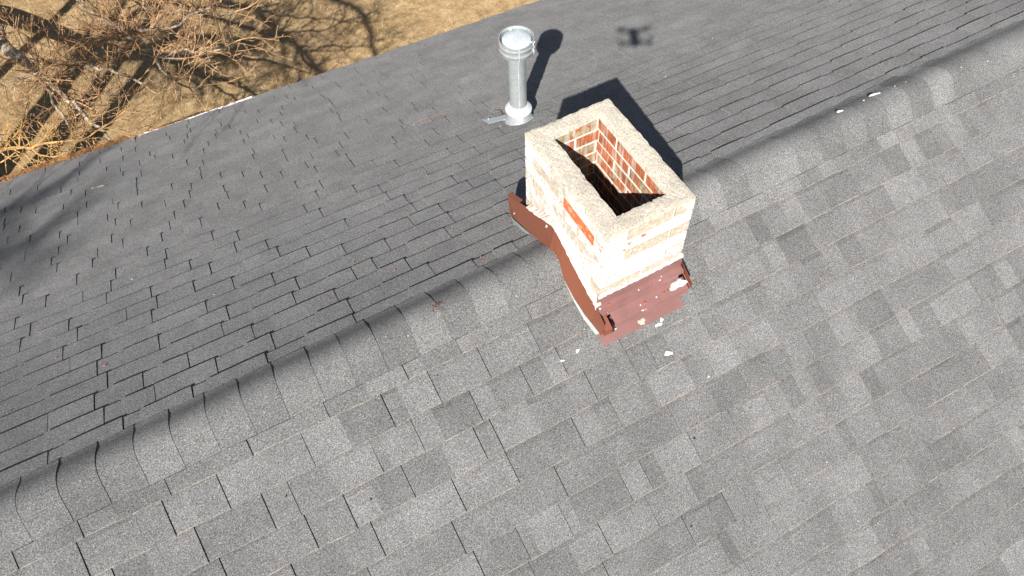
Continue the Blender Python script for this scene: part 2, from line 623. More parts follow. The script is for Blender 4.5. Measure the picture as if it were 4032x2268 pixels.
# --- ridge caps, each lapped over the next one along the ridge
ridge = MB()
ridge.box((X0, -0.03, RZ - 0.05), (X1, 0.03, RZ - 0.018))
ridge = ridge.build('ridge', M_DARK, house)
u = X0 - 0.02
while u < X1:
    w = 0.1435 * random.uniform(0.95, 1.05)
    a, b = u, u + w
    u = b
    if a > CH[0] - 0.02 and b < CH[1] + 0.02: continue
    segs = [(max(a - 0.05, X0), b)]
    if a < CH[0] < b: segs = [(a - 0.05, CH[0])]
    if a < CH[1] < b: segs = [(CH[1], b)]
    mb = MB()
    tone = random.choice((0.87, 0.91, 0.95, 0.98, 1.02, 1.09)) * random.uniform(0.97, 1.03)
    hi = random.uniform(0.0028, 0.0046)
    sk = random.uniform(-0.006, 0.006)
    for (p, q) in segs:
        nn = len(CAPP)
        base = len(mb.v)
        for i, uu in enumerate((p, (p + q) / 2, q)):
            h = (0.0005, hi * 0.55, hi)[i]
            for j, (y, z) in enumerate(CAPP):
                tt = j / (nn - 1)
                bow = 0.004 * math.sin(tt * math.pi * 1.2) - 0.002
                uo = uu + (bow + sk * (tt - 0.5) if i == 2 else 0)
                na = (CAPP[max(j - 1, 0)], CAPP[min(j + 1, nn - 1)])
                ty, tz = na[1][0] - na[0][0], na[1][1] - na[0][1]
                l = math.hypot(ty, tz)
                mb.v.append((uo, y + tz / l * h, z - ty / l * h))
        for i in range(2):
            for j in range(nn - 1):
                k = base + i * nn + j
                mb.face((k, k + nn, k + nn + 1, k + 1), tone)
        # butt edge and long edges
        e = len(mb.v)
        for j, (y, z) in enumerate(CAPP):
            x, yy, zz = mb.v[base + 2 * nn + j]
            mb.v.append((x, yy, zz - hi - 0.0015))
        for j in range(nn - 1):
            mb.face((base + 2 * nn + j, e + j, e + j + 1, base + 2 * nn + j + 1), 0.8, 1)
        for j in (0, nn - 1):
            f0 = len(mb.v)
            for i in range(3):
                x, yy, zz = mb.v[base + i * nn + j]
                mb.v.append((x, yy, zz - 0.012))
            for i in range(2):
                k = base + i * nn + j
                mb.face((k, f0 + i, f0 + i + 1, k + nn), 0.8, 1)
    o = mb.build('ridge_cap', [M_CAP, M_BITUMEN], ridge, smooth=False)
    for pgn in o.data.polygons: pgn.use_smooth = True
    o.data.set_sharp_from_angle(angle=math.radians(35))


# --- eave: fascia, gutter
def eave(u, s=FAR_E, h=0.0): return Vector(far_pt(u, s, h))


mb = MB()
for u0, u1 in ((X0, 0.3), (0.3, 4.0), (4.0, X1)):
    a, b = eave(u0, FAR_E, -0.03), eave(u1, FAR_E, -0.03)
    for dz0, dz1 in ((0, -0.16),):
        mb.poly([a, b, b + Vector((0, 0, dz1)), a + Vector((0, 0, dz1))])
        mb.poly([a + Vector((0, 0, dz1)), b + Vector((0, 0, dz1)), b + Vector((0, -0.5, dz1)), a + Vector((0, -0.5, dz1))])
mb.build('fascia', M_WOOD, house)
prof = [(0.0, -0.03), (0.0, -0.105), (0.02, -0.115), (0.085, -0.115), (0.108, -0.08), (0.110, -0.062), (0.122, -0.052),
        (0.122, -0.046), (0.102, -0.046), (0.102, -0.056), (0.1, -0.07), (0.08, -0.105), (0.022, -0.105), (0.008, -0.095), (0.006, -0.03)]
mb = MB()
gu0, gu1 = X0, 0.30
rows = []
for i in range(13):
    u = gu0 + (gu1 - gu0) * i / 12
    e = eave(u, FAR_E + 0.0)
    wob = 0.006 * math.sin(u * 5.3)
    rows.append([(u, e.y + y * 0.85 - 0.005, e.z + z + wob * 0.6) for y, z in prof])
b = len(mb.v)
for r in rows: mb.v += r
n = len(prof)
for i in range(12):
    for j in range(n):
        mb.face((b + i * n + j, b + (i + 1) * n + j, b + (i + 1) * n + (j + 1) % n, b + i * n + (j + 1) % n))
mb.face([b + 12 * n + j for j in range(n)])
gut = mb.build('gutter', M_GUTTER, house)
mb = MB()
e = eave(gu1)
mb.box((gu1, e.y - 0.004, e.z - 0.115), (gu1 + 0.004, e.y + 0.1, e.z - 0.048))
mb.build('end_cap', M_GUTTER, gut)

# ------------------------------------------------------------------ chimney
CX0, CX1, CY0, CY1 = 1.078, 1.490, -0.312, 0.322
CTOP = RZ + 0.45
chim = thing('chimney', 'square brick chimney with worn white paint and an open top', 'chimney', (1.284, 0.005, RZ - 0.1))
BH, JT, BW, BWY = 0.0575, 0.0105, 0.091, 0.072
core = MB()
n_c = 13
ztop = CTOP - 0.018
ins = 0.0036
# mortar core: four hollow walls, slightly recessed behind the brick faces
zb = ztop - n_c * (BH + JT)
x0, x1, y0, y1 = CX0 + ins, CX1 - ins, CY0 + ins, CY1 - ins
xi0, xi1, yi0, yi1 = CX0 + BW - 0.004, CX1 - BW + 0.004, CY0 + BWY - 0.004, CY1 - BWY + 0.004
o4 = [(x0, y0), (x1, y0), (x1, y1), (x0, y1)]
i4 = [(xi0, yi0), (xi1, yi0), (xi1, yi1), (xi0, yi1)]
for k in range(4):
    a, b = o4[k], o4[(k + 1) % 4]
    core.poly([(*a, zb), (*b, zb), (*b, ztop), (*a, ztop)], mi=0)
    a, b = i4[k], i4[(k + 1) % 4]
    core.poly([(*b, zb), (*a, zb), (*a, ztop), (*b, ztop)], mi=1)
    a, b, c_, d_ = o4[k], o4[(k + 1) % 4], i4[(k + 1) % 4], i4[k]
    core.poly([(*a, ztop), (*b, ztop), (*c_, ztop), (*d_, ztop)], mi=1)
core.poly([(*p, zb + 0.01) for p in i4], mi=1)
core.build('mortar_core', [M_WASH, M_MORT], chim)


def lay_brick(lo, hi, outs, tone, bare=0.0):
    mb = MB()
    tj = random.uniform(-0.0012, 0.0012)
    mis = {}
    mis[{'-x': '+x', '+x': '-x', '-y': '+y', '+y': '-y'}[outs[0]]] = 1
    lo = list(lo); hi = list(hi)
    for k in outs:
        if k == '-x': lo[0] += tj
        if k == '+x': hi[0] += tj
        if k == '-y': lo[1] += tj
        if k == '+y': hi[1] += tj
    mb.box(lo, hi, tone, 0, mis, bare, 0.0011)
    mb.bare = [bare if mi == 0 else 0.0 for mi in mb.mi]
    mb.build('brick', [M_PAINT, M_RED], chim)


for c in range(n_c):
    z1 = ztop - c * (BH + JT) - (JT * 0.6 if c == 0 else 0.0) * 0
    z0 = z1 - BH
    long_side = c % 2 == 0
    def tone(): return random.choice((0.1, 0.2, 0.3, 0.4, 0.5, 0.58, 0.66, 0.9))
    def run(a, b, n):
        L = (b - a - (n - 1) * JT) / n
        return [(a + i * (L + JT), a + i * (L + JT) + L) for i in range(n)]
    for sx in (0, 1):                    # the long walls, along Y
        xo = (CX0, CX0 + BW) if sx == 0 else (CX1 - BW, CX1)
        face = '-x' if sx == 0 else '+x'
        spans = run(CY0, CY1, 3) if long_side else run(CY0 + BWY + JT, CY1 - BWY - JT, 2)
        for i, (a, b) in enumerate(spans):
            outs = [face]
            if long_side and i == 0: outs.append('-y')
            if long_side and i == 2: outs.append('+y')
            bare = 0.0
            if sx == 0 and c == 0 and i == 0: bare = 0.0
            if sx == 0 and c == 1 and i == 0: bare = 1.0
            lay_brick((xo[0], a, z0), (xo[1], b, z1), outs, tone(), bare)
    for sy in (0, 1):                    # the short walls, along X
        yo = (CY0, CY0 + BWY) if sy == 0 else (CY1 - BWY, CY1)
        face = '-y' if sy == 0 else '+y'
        spans = run(CX0 + BW + JT, CX1 - BW - JT, 1) if long_side else run(CX0, CX1, 2)
        for i, (a, b) in enumerate(spans):
            outs = [face]
            if not long_side: outs.append('-x' if i == 0 else '+x')
            bare = 0.0
            if sy == 0 and c == 1 and i == 0: bare = 0.42
            if sy == 0 and c == 0: bare = 0.3
            ft = 1.0 if (sy == 0 and (c in (2, 5) or (c == 0 and i == 0))) else (0.15 if sy == 0 else tone())
            lay_brick((a, yo[0], z0), (b, yo[1], z1), outs, ft, bare)

# crown: a rough ring of mortar with broken edges
mb = MB()
def edge_noise(a, f=1.0): return 0.0022 * math.sin(a * 61 + 1) + 0.002 * math.sin(a * 137 * f) + random.uniform(-0.0018, 0.0018)
NS = 26
ring = []
oc = [(CX0 - 0.001, CY0 - 0.001), (CX1 + 0.001, CY0 - 0.001), (CX1 + 0.001, CY1 + 0.001), (CX0 - 0.001, CY1 + 0.001)]
ic = [(1.169, -0.240), (1.400, -0.242), (1.402, 0.254), (1.169, 0.240)]
for k in range(4):
    for i in range(NS):
        t = i / NS
        P = [oc[k][j] + (oc[(k + 1) % 4][j] - oc[k][j]) * t for j in (0, 1)]
        Q = [ic[k][j] + (ic[(k + 1) % 4][j] - ic[k][j]) * t for j in (0, 1)]
        d = Vector((Q[0] - P[0], Q[1] - P[1])).normalized()
        eo = abs(edge_noise(k + t)) * 1.3 + (0.006 if (k == 3 and 0.45 < t < 0.8 and random.random() < 0.8) else 0) - 0.001
        ei = edge_noise(k + t + 7) * 0.9
        P = (P[0] + d.x * eo, P[1] + d.y * eo); Q = (Q[0] + d.x * ei, Q[1] + d.y * ei)
        col = []
        for j in range(7):
            f = j / 6
            z = CTOP + random.uniform(-0.0012, 0.0012) + 0.0018 * math.sin(9 * (k + t) + 4 * f)
            if j == 0: z -= 0.004
            if j == 6: z -= 0.003
            col.append((P[0] + (Q[0] - P[0]) * f, P[1] + (Q[1] - P[1]) * f, z))
        ring.append([(P[0], P[1], ztop - 0.001)] + col + [(Q[0], Q[1], ztop - 0.001)])
b = 0
m = len(ring[0])
for r in ring: mb.v += r
tot = len(ring)
for i in range(tot):
    for j in range(m - 1):
        mb.face((i * m + j, ((i + 1) % tot) * m + j, ((i + 1) % tot) * m + j + 1, i * m + j + 1))
mb.build('mortar_crown', M_CROWN, chim)


# flashing ------------------------------------------------------
def sheet(mb, a, b, th=0.0015, mi=0):
    """strip between two polylines of 3D points, given thickness along its normal"""
    a = [Vector(p) for p in a]; b = [Vector(p) for p in b]
    n0 = (a[-1] - a[0]).cross(b[0] - a[0]).normalized() * th
    for i in range(len(a) - 1):
        q = [a[i], a[i + 1], b[i + 1], b[i]]
        mb.poly(q, mi=mi); mb.poly([p - n0 for p in reversed(q)], mi=mi)
    A = a + b[::-1]
    for i in range(len(A)):
        p, q = A[i], A[(i + 1) % len(A)]
        mb.poly([p, q, q - n0, p - n0], mi=mi)


def up(p): return (p[0], p[1], p[2] + RZ)


side_top = [(1.056, 0.472, -0.092), (1.058, 0.352, -0.026), (1.060, 0.2775, 0.018), (1.060, 0.189, 0.062), (1.060, 0.104, 0.115), (1.060, 0.031, 0.143),
            (1.060, -0.055, 0.107), (1.060, -0.140, 0.066), (1.060, -0.224, 0.028), (1.060, -0.306, 0.004), (1.060, -0.328, -0.0155), (1.060, -0.402, -0.0575)]
side_bot = [(1.050, 0.440, -0.199), (1.040, 0.350, -0.152), (1.038, 0.270, -0.112), (1.034, 0.190, -0.072), (1.033, 0.095, -0.022), (1.031, 0.020, 0.024),
            (1.026, -0.060, -0.006), (1.024, -0.124, -0.040), (1.026, -0.207, -0.080), (1.036, -0.285, -0.116), (1.044, -0.315, -0.131), (1.060, -0.385, -0.162)]
mb = MB()
sheet(mb, [up(p) for p in side_top], [up(p) for p in side_bot])
# folded return at the far end
sheet(mb, [up((1.056, 0.472, -0.092)), up((1.085, 0.472, -0.085))], [up((1.050, 0.440, -0.199)), up((1.085, 0.445, -0.198))])
mb.poly([up(p) for p in ((1.056, 0.472, -0.092), (1.058, 0.352, -0.026), (1.078, 0.352, -0.020), (1.078, 0.472, -0.085))])
side = mb.build('side_flashing', M_BROWN, chim)
mb = MB()
sheet(mb, [up((1.0565, 0.031 - 0.012, 0.120)), up((1.0540, 0.031 - 0.008, 0.100)), up((1.050, 0.031, 0.08))],
      [up((1.0555, 0.031 - 0.015, 0.120)), up((1.0530, 0.031 - 0.011, 0.100)), up((1.049, 0.028, 0.08))], 0.002)
mb.build('fold_line', M_DARK, side)
# hidden side of the chimney gets the same flashing
mb = MB()
mx = lambda p: (2 * 1.284 - p[0], p[1], p[2])
sheet(mb, [up(mx(p)) for p in side_bot], [up(mx(p)) for p in side_top])
mb.build('side_flashing', M_BROWN, chim)

# pale step flashing peeping out below the brown metal
mb = MB()
f1 = [(1.045, 0.430, -0.198), (1.036, 0.360, -0.160), (1.034, 0.270, -0.116), (1.034, 0.207, -0.086)]
f2 = [(1.027, 0.395, -0.188), (1.017, 0.340, -0.1615), (1.024, 0.262, -0.123), (1.031, 0.207, -0.0965)]
sheet(mb, [up(p) for p in f1], [up(p) for p in f2], 0.001)
mb.build('step_flashing', M_STEP, chim)
mb = MB()
f1 = [(1.031, 0.020, 0.018), (1.027, -0.060, -0.012), (1.026, -0.117, -0.040), (1.028, -0.207, -0.083), (1.040, -0.29, -0.121), (1.062, -0.372, -0.158)]
f2 = [(1.028, 0.020, 0.010), (1.025, -0.060, -0.015), (1.024, -0.117, -0.044), (1.021, -0.212, -0.090), (1.026, -0.29, -0.132), (1.044, -0.366, -0.170)]
sheet(mb, [up(p) for p in f1], [up(p) for p in f2], 0.001)
mb.build('step_flashing', M_STEP, chim)

# purplish back pan sticking out on the far side
mb = MB()
pan = [far_pt(1.005, 0.40, 0.008), far_pt(1.03, 0.50, 0.008), far_pt(1.55, 0.50, 0.008), far_pt(1.55, 0.40, 0.008)]
sheet(mb, [pan[0], pan[3]], [pan[1], pan[2]])
sheet(mb, [(1.078, 0.352, RZ - 0.045), (1.49, 0.352, RZ - 0.045)], [(1.078, 0.372, RZ - 0.19), (1.49, 0.372, RZ - 0.19)])
mb.build('back_flashing', M_BROWN2, chim)

# front flashing: upright, sloping ledge, box channel and apron, in profile (y, z)
def strip(prof, xa, xb, mb, xs=None):
    for (p, q) in zip(prof, prof[1:]):
        sheet(mb, [(xa, p[0], RZ + p[1]), (xb, p[0], RZ + p[1])], [(xa, q[0], RZ + q[1]), (xb, q[0], RZ + q[1])])


mb = MB()
strip([(-0.3145, 0.050), (-0.3165, -0.024)], 1.064, 1.500, mb)
strip([(-0.3165, -0.024), (-0.340, -0.031), (-0.342, -0.046)], 1.064, 1.502, mb)
strip([(-0.342, -0.046), (-0.344, -0.066), (-0.3445, -0.085)], 1.070, 1.475, mb)
ff = mb.build('front_flashing', M_BROWN2, chim)
mb = MB()
chp = [(-0.3445, -0.075), (-0.398, -0.098), (-0.402, -0.118), (-0.392, -0.126)]
strip(chp, 1.118, 1.500, mb)
mb.build('channel', M_BROWN2, ff)
mb = MB()       # left end box beside the slot
strip([(-0.3445, -0.072), (-0.404, -0.100), (-0.404, -0.135)], 1.062, 1.098, mb)
mb.poly([(1.062, -0.3445, RZ - 0.072), (1.062, -0.404, RZ - 0.100), (1.062, -0.404, RZ - 0.14), (1.062, -0.3445, RZ - 0.13)])
mb.build('end_box', M_BROWN, ff)
mb = MB()
mb.box((1.099, -0.396, RZ - 0.155), (1.117, -0.347, RZ - 0.115))
mb.build('slot', M_DARK, ff)  # dark block set into the gap to stand for the shade inside it
mb = MB()       # right end tab
sheet(mb, [(1.502, -0.336, RZ - 0.045), (1.502, -0.402, RZ - 0.078)], [(1.520, -0.340, RZ - 0.082), (1.522, -0.402, RZ - 0.108)])
mb.build('end_tab', M_BROWN, ff)
mb = MB()       # lower apron lying on the shingles
A = [Vector((1.050, -0.345, 0)), Vector((1.478, -0.345, 0))]
B = [Vector((1.052, -0.421, 0)), Vector((1.480, -0.421, 0))]
zz = lambda p: (p.x, p.y, RZ - abs(p.y) * SP / CP + 0.011)
sheet(mb, [zz(p) for p in A], [zz(p) for p in B])
strip([(-0.345, -0.157), (-0.342, -0.118)], 1.055, 1.478, mb)
mb.build('apron', M_BROWN2, ff)
mb = MB()
mb.lathe((1.076, -0.330, RZ - 0.028), [(0.0042, 0.0), (0.0042, 0.003), (0.001, 0.0045)], 8, caps=(False, True))
mb.build('screw', M_GALV_BRIGHT, ff)


# mortar seal along the flashing
def lump_strip(mb, pts, w, th, seedk, normal, back):
    """lumpy band: pts centre line, w half width along 'wdir', th thickness along normal"""
    rnd = random.Random(seedk)
    n = len(pts)
    rows = []
    N = 46
    for i in range(N + 1):
        f = i / N * (n - 1)
        k = min(int(f), n - 2)
        p = Vector(pts[k]).lerp(Vector(pts[k + 1]), f - k)
        wd = Vector((0, 0, 1))
        lo = w * (0.6 + rnd.random() * 0.7); hi = w * (0.5 + rnd.random() * 0.9)
        t = th * (0.6 + rnd.random() * 0.8)
        nn = Vector(normal)
        rows.append([p - wd * lo, p - wd * lo * 0.75 + nn * t * 0.85, p + nn * t, p + wd * hi * 0.7 + nn * t * 0.6 + Vector(back) * 0.5, p + wd * hi * 1.15 + Vector(back)])
    b = len(mb.v)
    for r in rows: mb.v += [tuple(q) for q in r]
    for i in range(N):
        for j in range(4):
            mb.face((b + i * 5 + j, b + (i + 1) * 5 + j, b + (i + 1) * 5 + j + 1, b + i * 5 + j + 1))


mb = MB()
seal_line = [(1.0585, p[1], RZ + p[2] + 0.004) for p in side_top[2:11]]
lump_strip(mb, seal_line, 0.011, 0.006, 4, (-1, 0, 0.25), (0.022, 0, 0))
mb.build('side_seal', M_SEAL, chim)
mb = MB()
lump_strip(mb, [(1.068, -0.3155, RZ + 0.044), (1.284, -0.3155, RZ + 0.044), (1.498, -0.3155, RZ + 0.052)], 0.012, 0.005, 9, (0, -1, 0.15), (0, 0.004, 0))
mb.build('front_seal', M_WASH, chim)


def blob(mb, c, rx, ry, h, n=9, nrm=None, seed=0, ax=None):
    """irregular flat drop of mortar; nrm is the surface normal"""
    rnd = random.Random(seed)
    nrm = Vector(nrm or (0, 0, 1)).normalized()
    a = Vector(ax or (1, 0, 0)); a = (a - nrm * a.dot(nrm)).normalized(); d = nrm.cross(a)
    c = Vector(c)
    b = len(mb.v)
    n = n + 6
    f = [rnd.uniform(0, 6.28) for _ in range(4)]
    rr = [0.95 + 0.22 * math.sin(2 * 6.2832 * i / n + f[0]) + 0.16 * math.sin(3 * 6.2832 * i / n + f[1]) + 0.10 * math.sin(5 * 6.2832 * i / n + f[2]) + rnd.uniform(-0.05, 0.05) for i in range(n)]
    for lvl, (k, hh) in enumerate(((1.0, 0.0), (0.72, 0.75), (0.25, 1.0))):
        for i in range(n):
            th = 2 * math.pi * i / n
            mb.v.append(tuple(c + a * (rx * k * rr[i] * math.cos(th)) + d * (ry * k * rr[i] * math.sin(th)) + nrm * h * hh * (0.7 + 0.6 * rnd.random())))
    for l in range(2):
        for i in range(n):
            j = (i + 1) % n
            mb.face((b + l * n + i, b + l * n + j, b + (l + 1) * n + j, b + (l + 1) * n + i))
    mb.face([b + 2 * n + i for i in range(n)])


NN = (0, -SP, CP)
mb = MB(); blob(mb, (1.466, -0.364, RZ - 0.080), 0.040, 0.024, 0.012, 13, (0, -0.4, 0.92), 3); mb.build('mortar_blob', M_WHITE, ff)
mb = MB(); blob(mb, (1.262, -0.402, RZ - 0.183), 0.016, 0.018, 0.004, 12, NN, 8); mb.build('mortar_blob', M_CROWN, ff)
for i, (x, y, z, r) in enumerate(((1.272, -0.331, -0.027, 0.009), (1.38, -0.333, -0.028, 0.010), (1.395, -0.322, -0.023, 0.006), (1.345, -0.372, -0.085, 0.009),
                                  (1.262, -0.372, -0.085, 0.008), (1.26, -0.395, -0.095, 0.011), (1.275, -0.397, -0.096, 0.006), (1.106, -0.343, -0.06, 0.007), (1.116, -0.405, -0.118, 0.010), (1.235, -0.352, -0.155, 0.007))):
    mb = MB(); blob(mb, (x, y, RZ + z), r * 0.55, r * 0.4, 0.002, 8, (0, -0.35, 0.93), 20 + i); mb.build('mortar_blob', M_WHITE, ff)
for i, (y, z) in enumerate(((0.385, -0.135), (0.245, -0.025), (0.252, -0.03), (0.09, 0.09), (0.20, -0.05), (0.11, 0.02))):
    mb = MB(); blob(mb, (1.0525 - (0.008 if z < -0.04 else 0.0), y, RZ + z), 0.006 if i % 2 else 0.004, 0.004 if i % 2 == 0 else 0.011, 0.002, 7, (-1, 0, 0.12), 40 + i, (0, 1, 0)); mb.build('mortar_blob', M_WHITE, side)

# ------------------------------------------------------------------ vent pipe
VX, VY = 1.627, 1.425
VB = RZ - VY * SP / CP
vent = thing('vent_pipe', 'galvanised round flue vent with a ring cap on the far roof slope', 'vent pipe', (VX, VY, VB))
zc = RZ - 0.054
mb = MB(); mb.lathe((VX, VY, 0), [(0.052, VB + 0.03), (0.052, zc - 0.085)], 40); pipe = mb.build('pipe', M_GALV, vent, smooth=True)
mb = MB(); mb.tube([(VX + 0.052 * math.cos(-1.92), VY + 0.052 * math.sin(-1.92), VB + 0.07), (VX + 0.052 * math.cos(-1.92), VY + 0.052 * math.sin(-1.92), zc - 0.09)], [0.0016, 0.0016], 5)
mb.build('seam', M_GALV_BRIGHT, pipe)
# base cone cut by the roof slope
mb = MB(); n = 44
for k in range(n):
    th = 2 * math.pi * k / n; mb.v.append((VX + 0.062 * math.cos(th), VY + 0.062 * math.sin(th), RZ - 0.588))
for k in range(n):
    th = 2 * math.pi * k / n; x, y = VX + 0.090 * math.cos(th), VY + 0.090 * math.sin(th)
    mb.v.append((x, y, RZ - y * SP / CP + 0.016))
for k in range(n): mb.face((k, (k + 1) % n, n + (k + 1) % n, n + k))
mb.build('base_cone', M_GALV, vent, smooth=True)
mb = MB(); mb.lathe((VX, VY, RZ), [(0.053, -0.548), (0.056, -0.550), (0.079, -0.584), (0.083, -0.585), (0.084, -0.589), (0.082, -0.592), (0.060, -0.592)], 44)
mb.build('storm_collar', M_GALV_BRIGHT, vent, smooth=True)
mb = MB(); mb.lathe((VX, VY, zc), [(0.053, -0.098), (0.058, -0.092), (0.058, -0.070), (0.050, -0.066)], 40); mb.build('neck', M_GALV_BRIGHT, vent, smooth=True)
# ring band with two rolled ribs
mb = MB()
mb.lathe((VX, VY, zc), [(0.097, 0.0), (0.101, 0.001), (0.1025, -0.002), (0.1010, -0.006), (0.1005, -0.022), (0.1035, -0.026), (0.1035, -0.030), (0.1005, -0.034), (0.0995, -0.060), (0.1025, -0.064),
                        (0.1025, -0.068), (0.0995, -0.072), (0.098, -0.088), (0.0945, -0.089), (0.094, -0.087), (0.0965, -0.06), (0.0975, -0.02), (0.097, 0.0)], 56)
band = mb.build('cap_band', M_GALV, vent, smooth=True)
band.data.set_sharp_from_angle(angle=math.radians(50))
for th in (-1.92, -0.88):
    mb = MB(); x, y = VX + 0.1035 * math.cos(th), VY + 0.1035 * math.sin(th)
    mb.tube([(x, y, zc - 0.004), (x, y, zc - 0.086)], [0.0022, 0.0022], 5); mb.build('seam', M_GALV_BRIGHT, band)
for q, (th, dz) in enumerate(((-0.78, -0.014), (-0.78, -0.046), (-0.78, -0.078), (-0.70, -0.014))):
    mb = MB(); x, y = VX + 0.1025 * math.cos(th), VY + 0.1025 * math.sin(th)
    blob(mb, (x, y, zc + dz), 0.0035, 0.006 if q == 1 else 0.0035, 0.003, 8, (math.cos(th), math.sin(th), 0), q); mb.build('rivet', M_GALV_BRIGHT, band)
mb = MB(); mb.lathe((VX, VY, zc), [(0.083, -0.030), (0.083, -0.014), (0.079, -0.008), (0.04, -0.005), (0.0, -0.004)], 48); disc = mb.build('cap_disc', M_GALV_BRIGHT, vent, smooth=True)
mb = MB(); mb.lathe((VX, VY, zc), [(0.070, -0.088), (0.070, -0.034), (0.066, -0.032), (0.0, -0.032)], 40); mb.build('inner_cone', M_DARK, vent, smooth=True)
for th in (1.45, 3.55, -0.72):
    mb = MB(); a = Vector((math.cos(th), math.sin(th), 0)); t_ = Vector((-a.y, a.x, 0)) * 0.007
    p0, p1 = Vector((VX, VY, zc - 0.02)) + a * 0.080, Vector((VX, VY, zc - 0.014)) + a * 0.0965
    sheet(mb, [p0 - t_, p1 - t_], [p0 + t_, p1 + t_], 0.001); mb.build('strut', M_GALV_BRIGHT, vent)
# flat flashing strip left exposed beside the cone
mb = MB()
c4 = [far_pt(1.462, 1.795 / fan(1.46), 0.0185), far_pt(1.462, 1.690 / fan(1.46), 0.0185), far_pt(1.565, 1.650 / fan(1.56), 0.0185), far_pt(1.60, 1.72 / fan(1.6), 0.0185)]
sheet(mb, [c4[0], c4[3]], [c4[1], c4[2]], 0.0012)
c5 = [far_pt(1.545, 1.745 / fan(1.55), 0.0175), far_pt(1.555, 1.51 / fan(1.55), 0.0175), far_pt(1.70, 1.50 / fan(1.7), 0.0175), far_pt(1.715, 1.70 / fan(1.7), 0.0175)]
sheet(mb, [c5[0], c5[3]], [c5[1], c5[2]], 0.0012)
flange = mb.build('flange', M_STRIP, vent)
mb = MB(); p = Vector(far_pt(1.49, 1.755 / fan(1.49), 0.0185)); mb.tube([p, p + Vector((0, 0, 0.012))], [0.0016, 0.0016], 6); mb.tube([p + Vector((0, 0, 0.012)), p + Vector((0, 0, 0.0135))], [0.004, 0.004], 8)
mb.build('nail', M_GALV_BRIGHT, flange)
# wire lying by the flange
mb = MB()
wire = [(1.573, 1.689), (1.585, 1.664), (1.597, 1.642), (1.593, 1.612), (1.589, 1.587), (1.574, 1.547), (1.558, 1.509), (1.549, 1.455), (1.549, 1.426)]
mb.tube([(x, y, roof_z(x, y) + 0.010 + 0.006 * math.sin(i * 0.9)) for i, (x, y) in enumerate(wire)], [0.0022] * len(wire), 5)
tag(recentre(mb.build('wire', M_COPPER)), 'short bent rusty wire lying across the flat flange of the flue vent', 'wire')


# ------------------------------------------------------------------ trees
def rand_perp(d, rnd):
    v = Vector((rnd.gauss(0, 1), rnd.gauss(0, 1), rnd.gauss(0, 1)))
    v -= d * v.dot(d)
    return v.normalized() if v.length > 1e-4 else Vector((1, 0, 0))


def resample(pts, step):
    pts = [Vector(p) for p in pts]
    # Catmull-Rom through the control points
    out = []
    for i in range(len(pts) - 1):
        p0, p1, p2, p3 = pts[max(i - 1, 0)], pts[i], pts[i + 1], pts[min(i + 2, len(pts) - 1)]
        n = max(1, int((p2 - p1).length / step))
        for k in range(n):
            t = k / n
            out.append(0.5 * ((2 * p1) + (p2 - p0) * t + (2 * p0 - 5 * p1 + 4 * p2 - p3) * t * t + (3 * p1 - p0 - 3 * p2 + p3) * t ** 3))
    out.append(pts[-1])
    return out


def shoot(mb, p, d, L, r, rnd, lvl, P, tone=1.0):
    """one branch with its own side shoots"""
    n = max(2, int(L / P['seg'][lvl]))
    pts, rad = [p.copy()], [r]
    d = d.normalized()
    side = []
    for i in range(n):
        d = (d + rand_perp(d, rnd) * P['wig'] + Vector((0, 0, P['up'][lvl]))).normalized()
        p = p + d * (L / n)
        pts.append(p.copy()); rad.append(max(P['rmin'], r * (1 - 0.85 * (i + 1) / n)))
        side.append((p.copy(), d.copy(), (i + 1) / n, rad[-1]))
    mb.tube(pts, rad, 3 if lvl else 4, tone, cap=False)
    if lvl + 1 < len(P['seg']):
        for p, d, t, rr in side:
            if t < P['start'][lvl]: continue
            for _ in range(P['per'][lvl]):
                if rnd.random() > P['prob'][lvl]: continue
                nd = (d * P['fwd'] + rand_perp(d, rnd)).normalized()
                shoot(mb, p, nd, L * P['ratio'][lvl] * rnd.uniform(0.5, 1.25) * (1.15 - 0.6 * t), max(P['rmin'], rr * 0.7), rnd, lvl + 1, P, tone * rnd.uniform(0.9, 1.1))


def limb_mesh(pts, r0, r1, rnd, step=0.12, jig=0.012, n=6):
    c = resample(pts, step)
    for i in range(1, len(c) - 1): c[i] += Vector((rnd.gauss(0, jig), rnd.gauss(0, jig), rnd.gauss(0, jig)))
    rad = [r0 + (r1 - r0) * (i / (len(c) - 1)) ** 0.8 for i in range(len(c))]
    mb = MB(); mb.tube(c, rad, n)
    return mb, c, rad


def dress(mb, c, rad, rnd, every, L, P, t0=0.15, upb=0.35):
    acc = 0.0
    for i in range(1, len(c)):
        acc += (c[i] - c[i - 1]).length
        t = i / (len(c) - 1)
        if t < t0: continue
        while acc > every:
            acc -= every * rnd.uniform(0.6, 1.4)
            d = (c[i] - c[i - 1]).normalized()
            nd = (d * 0.75 + rand_perp(d, rnd) + Vector((0, 0, upb))).normalized()
            shoot(mb, c[i], nd, L * rnd.uniform(0.35, 1.2) * (1.1 - 0.45 * t), max(P['rmin'], min(rad[i] * 0.55, 0.009)), rnd, 0, P)
    shoot(mb, c[-1], (c[-1] - c[-2]).normalized(), L * 0.7, rad[-1], rnd, 0, P)


PT = dict(seg=(0.085, 0.055, 0.03), wig=0.15, up=(0.035, 0.06, 0.1), start=(0.12, 0.15), per=(1, 1), prob=(0.85, 0.75), fwd=1.0, ratio=(0.42, 0.30), rmin=0.0025)

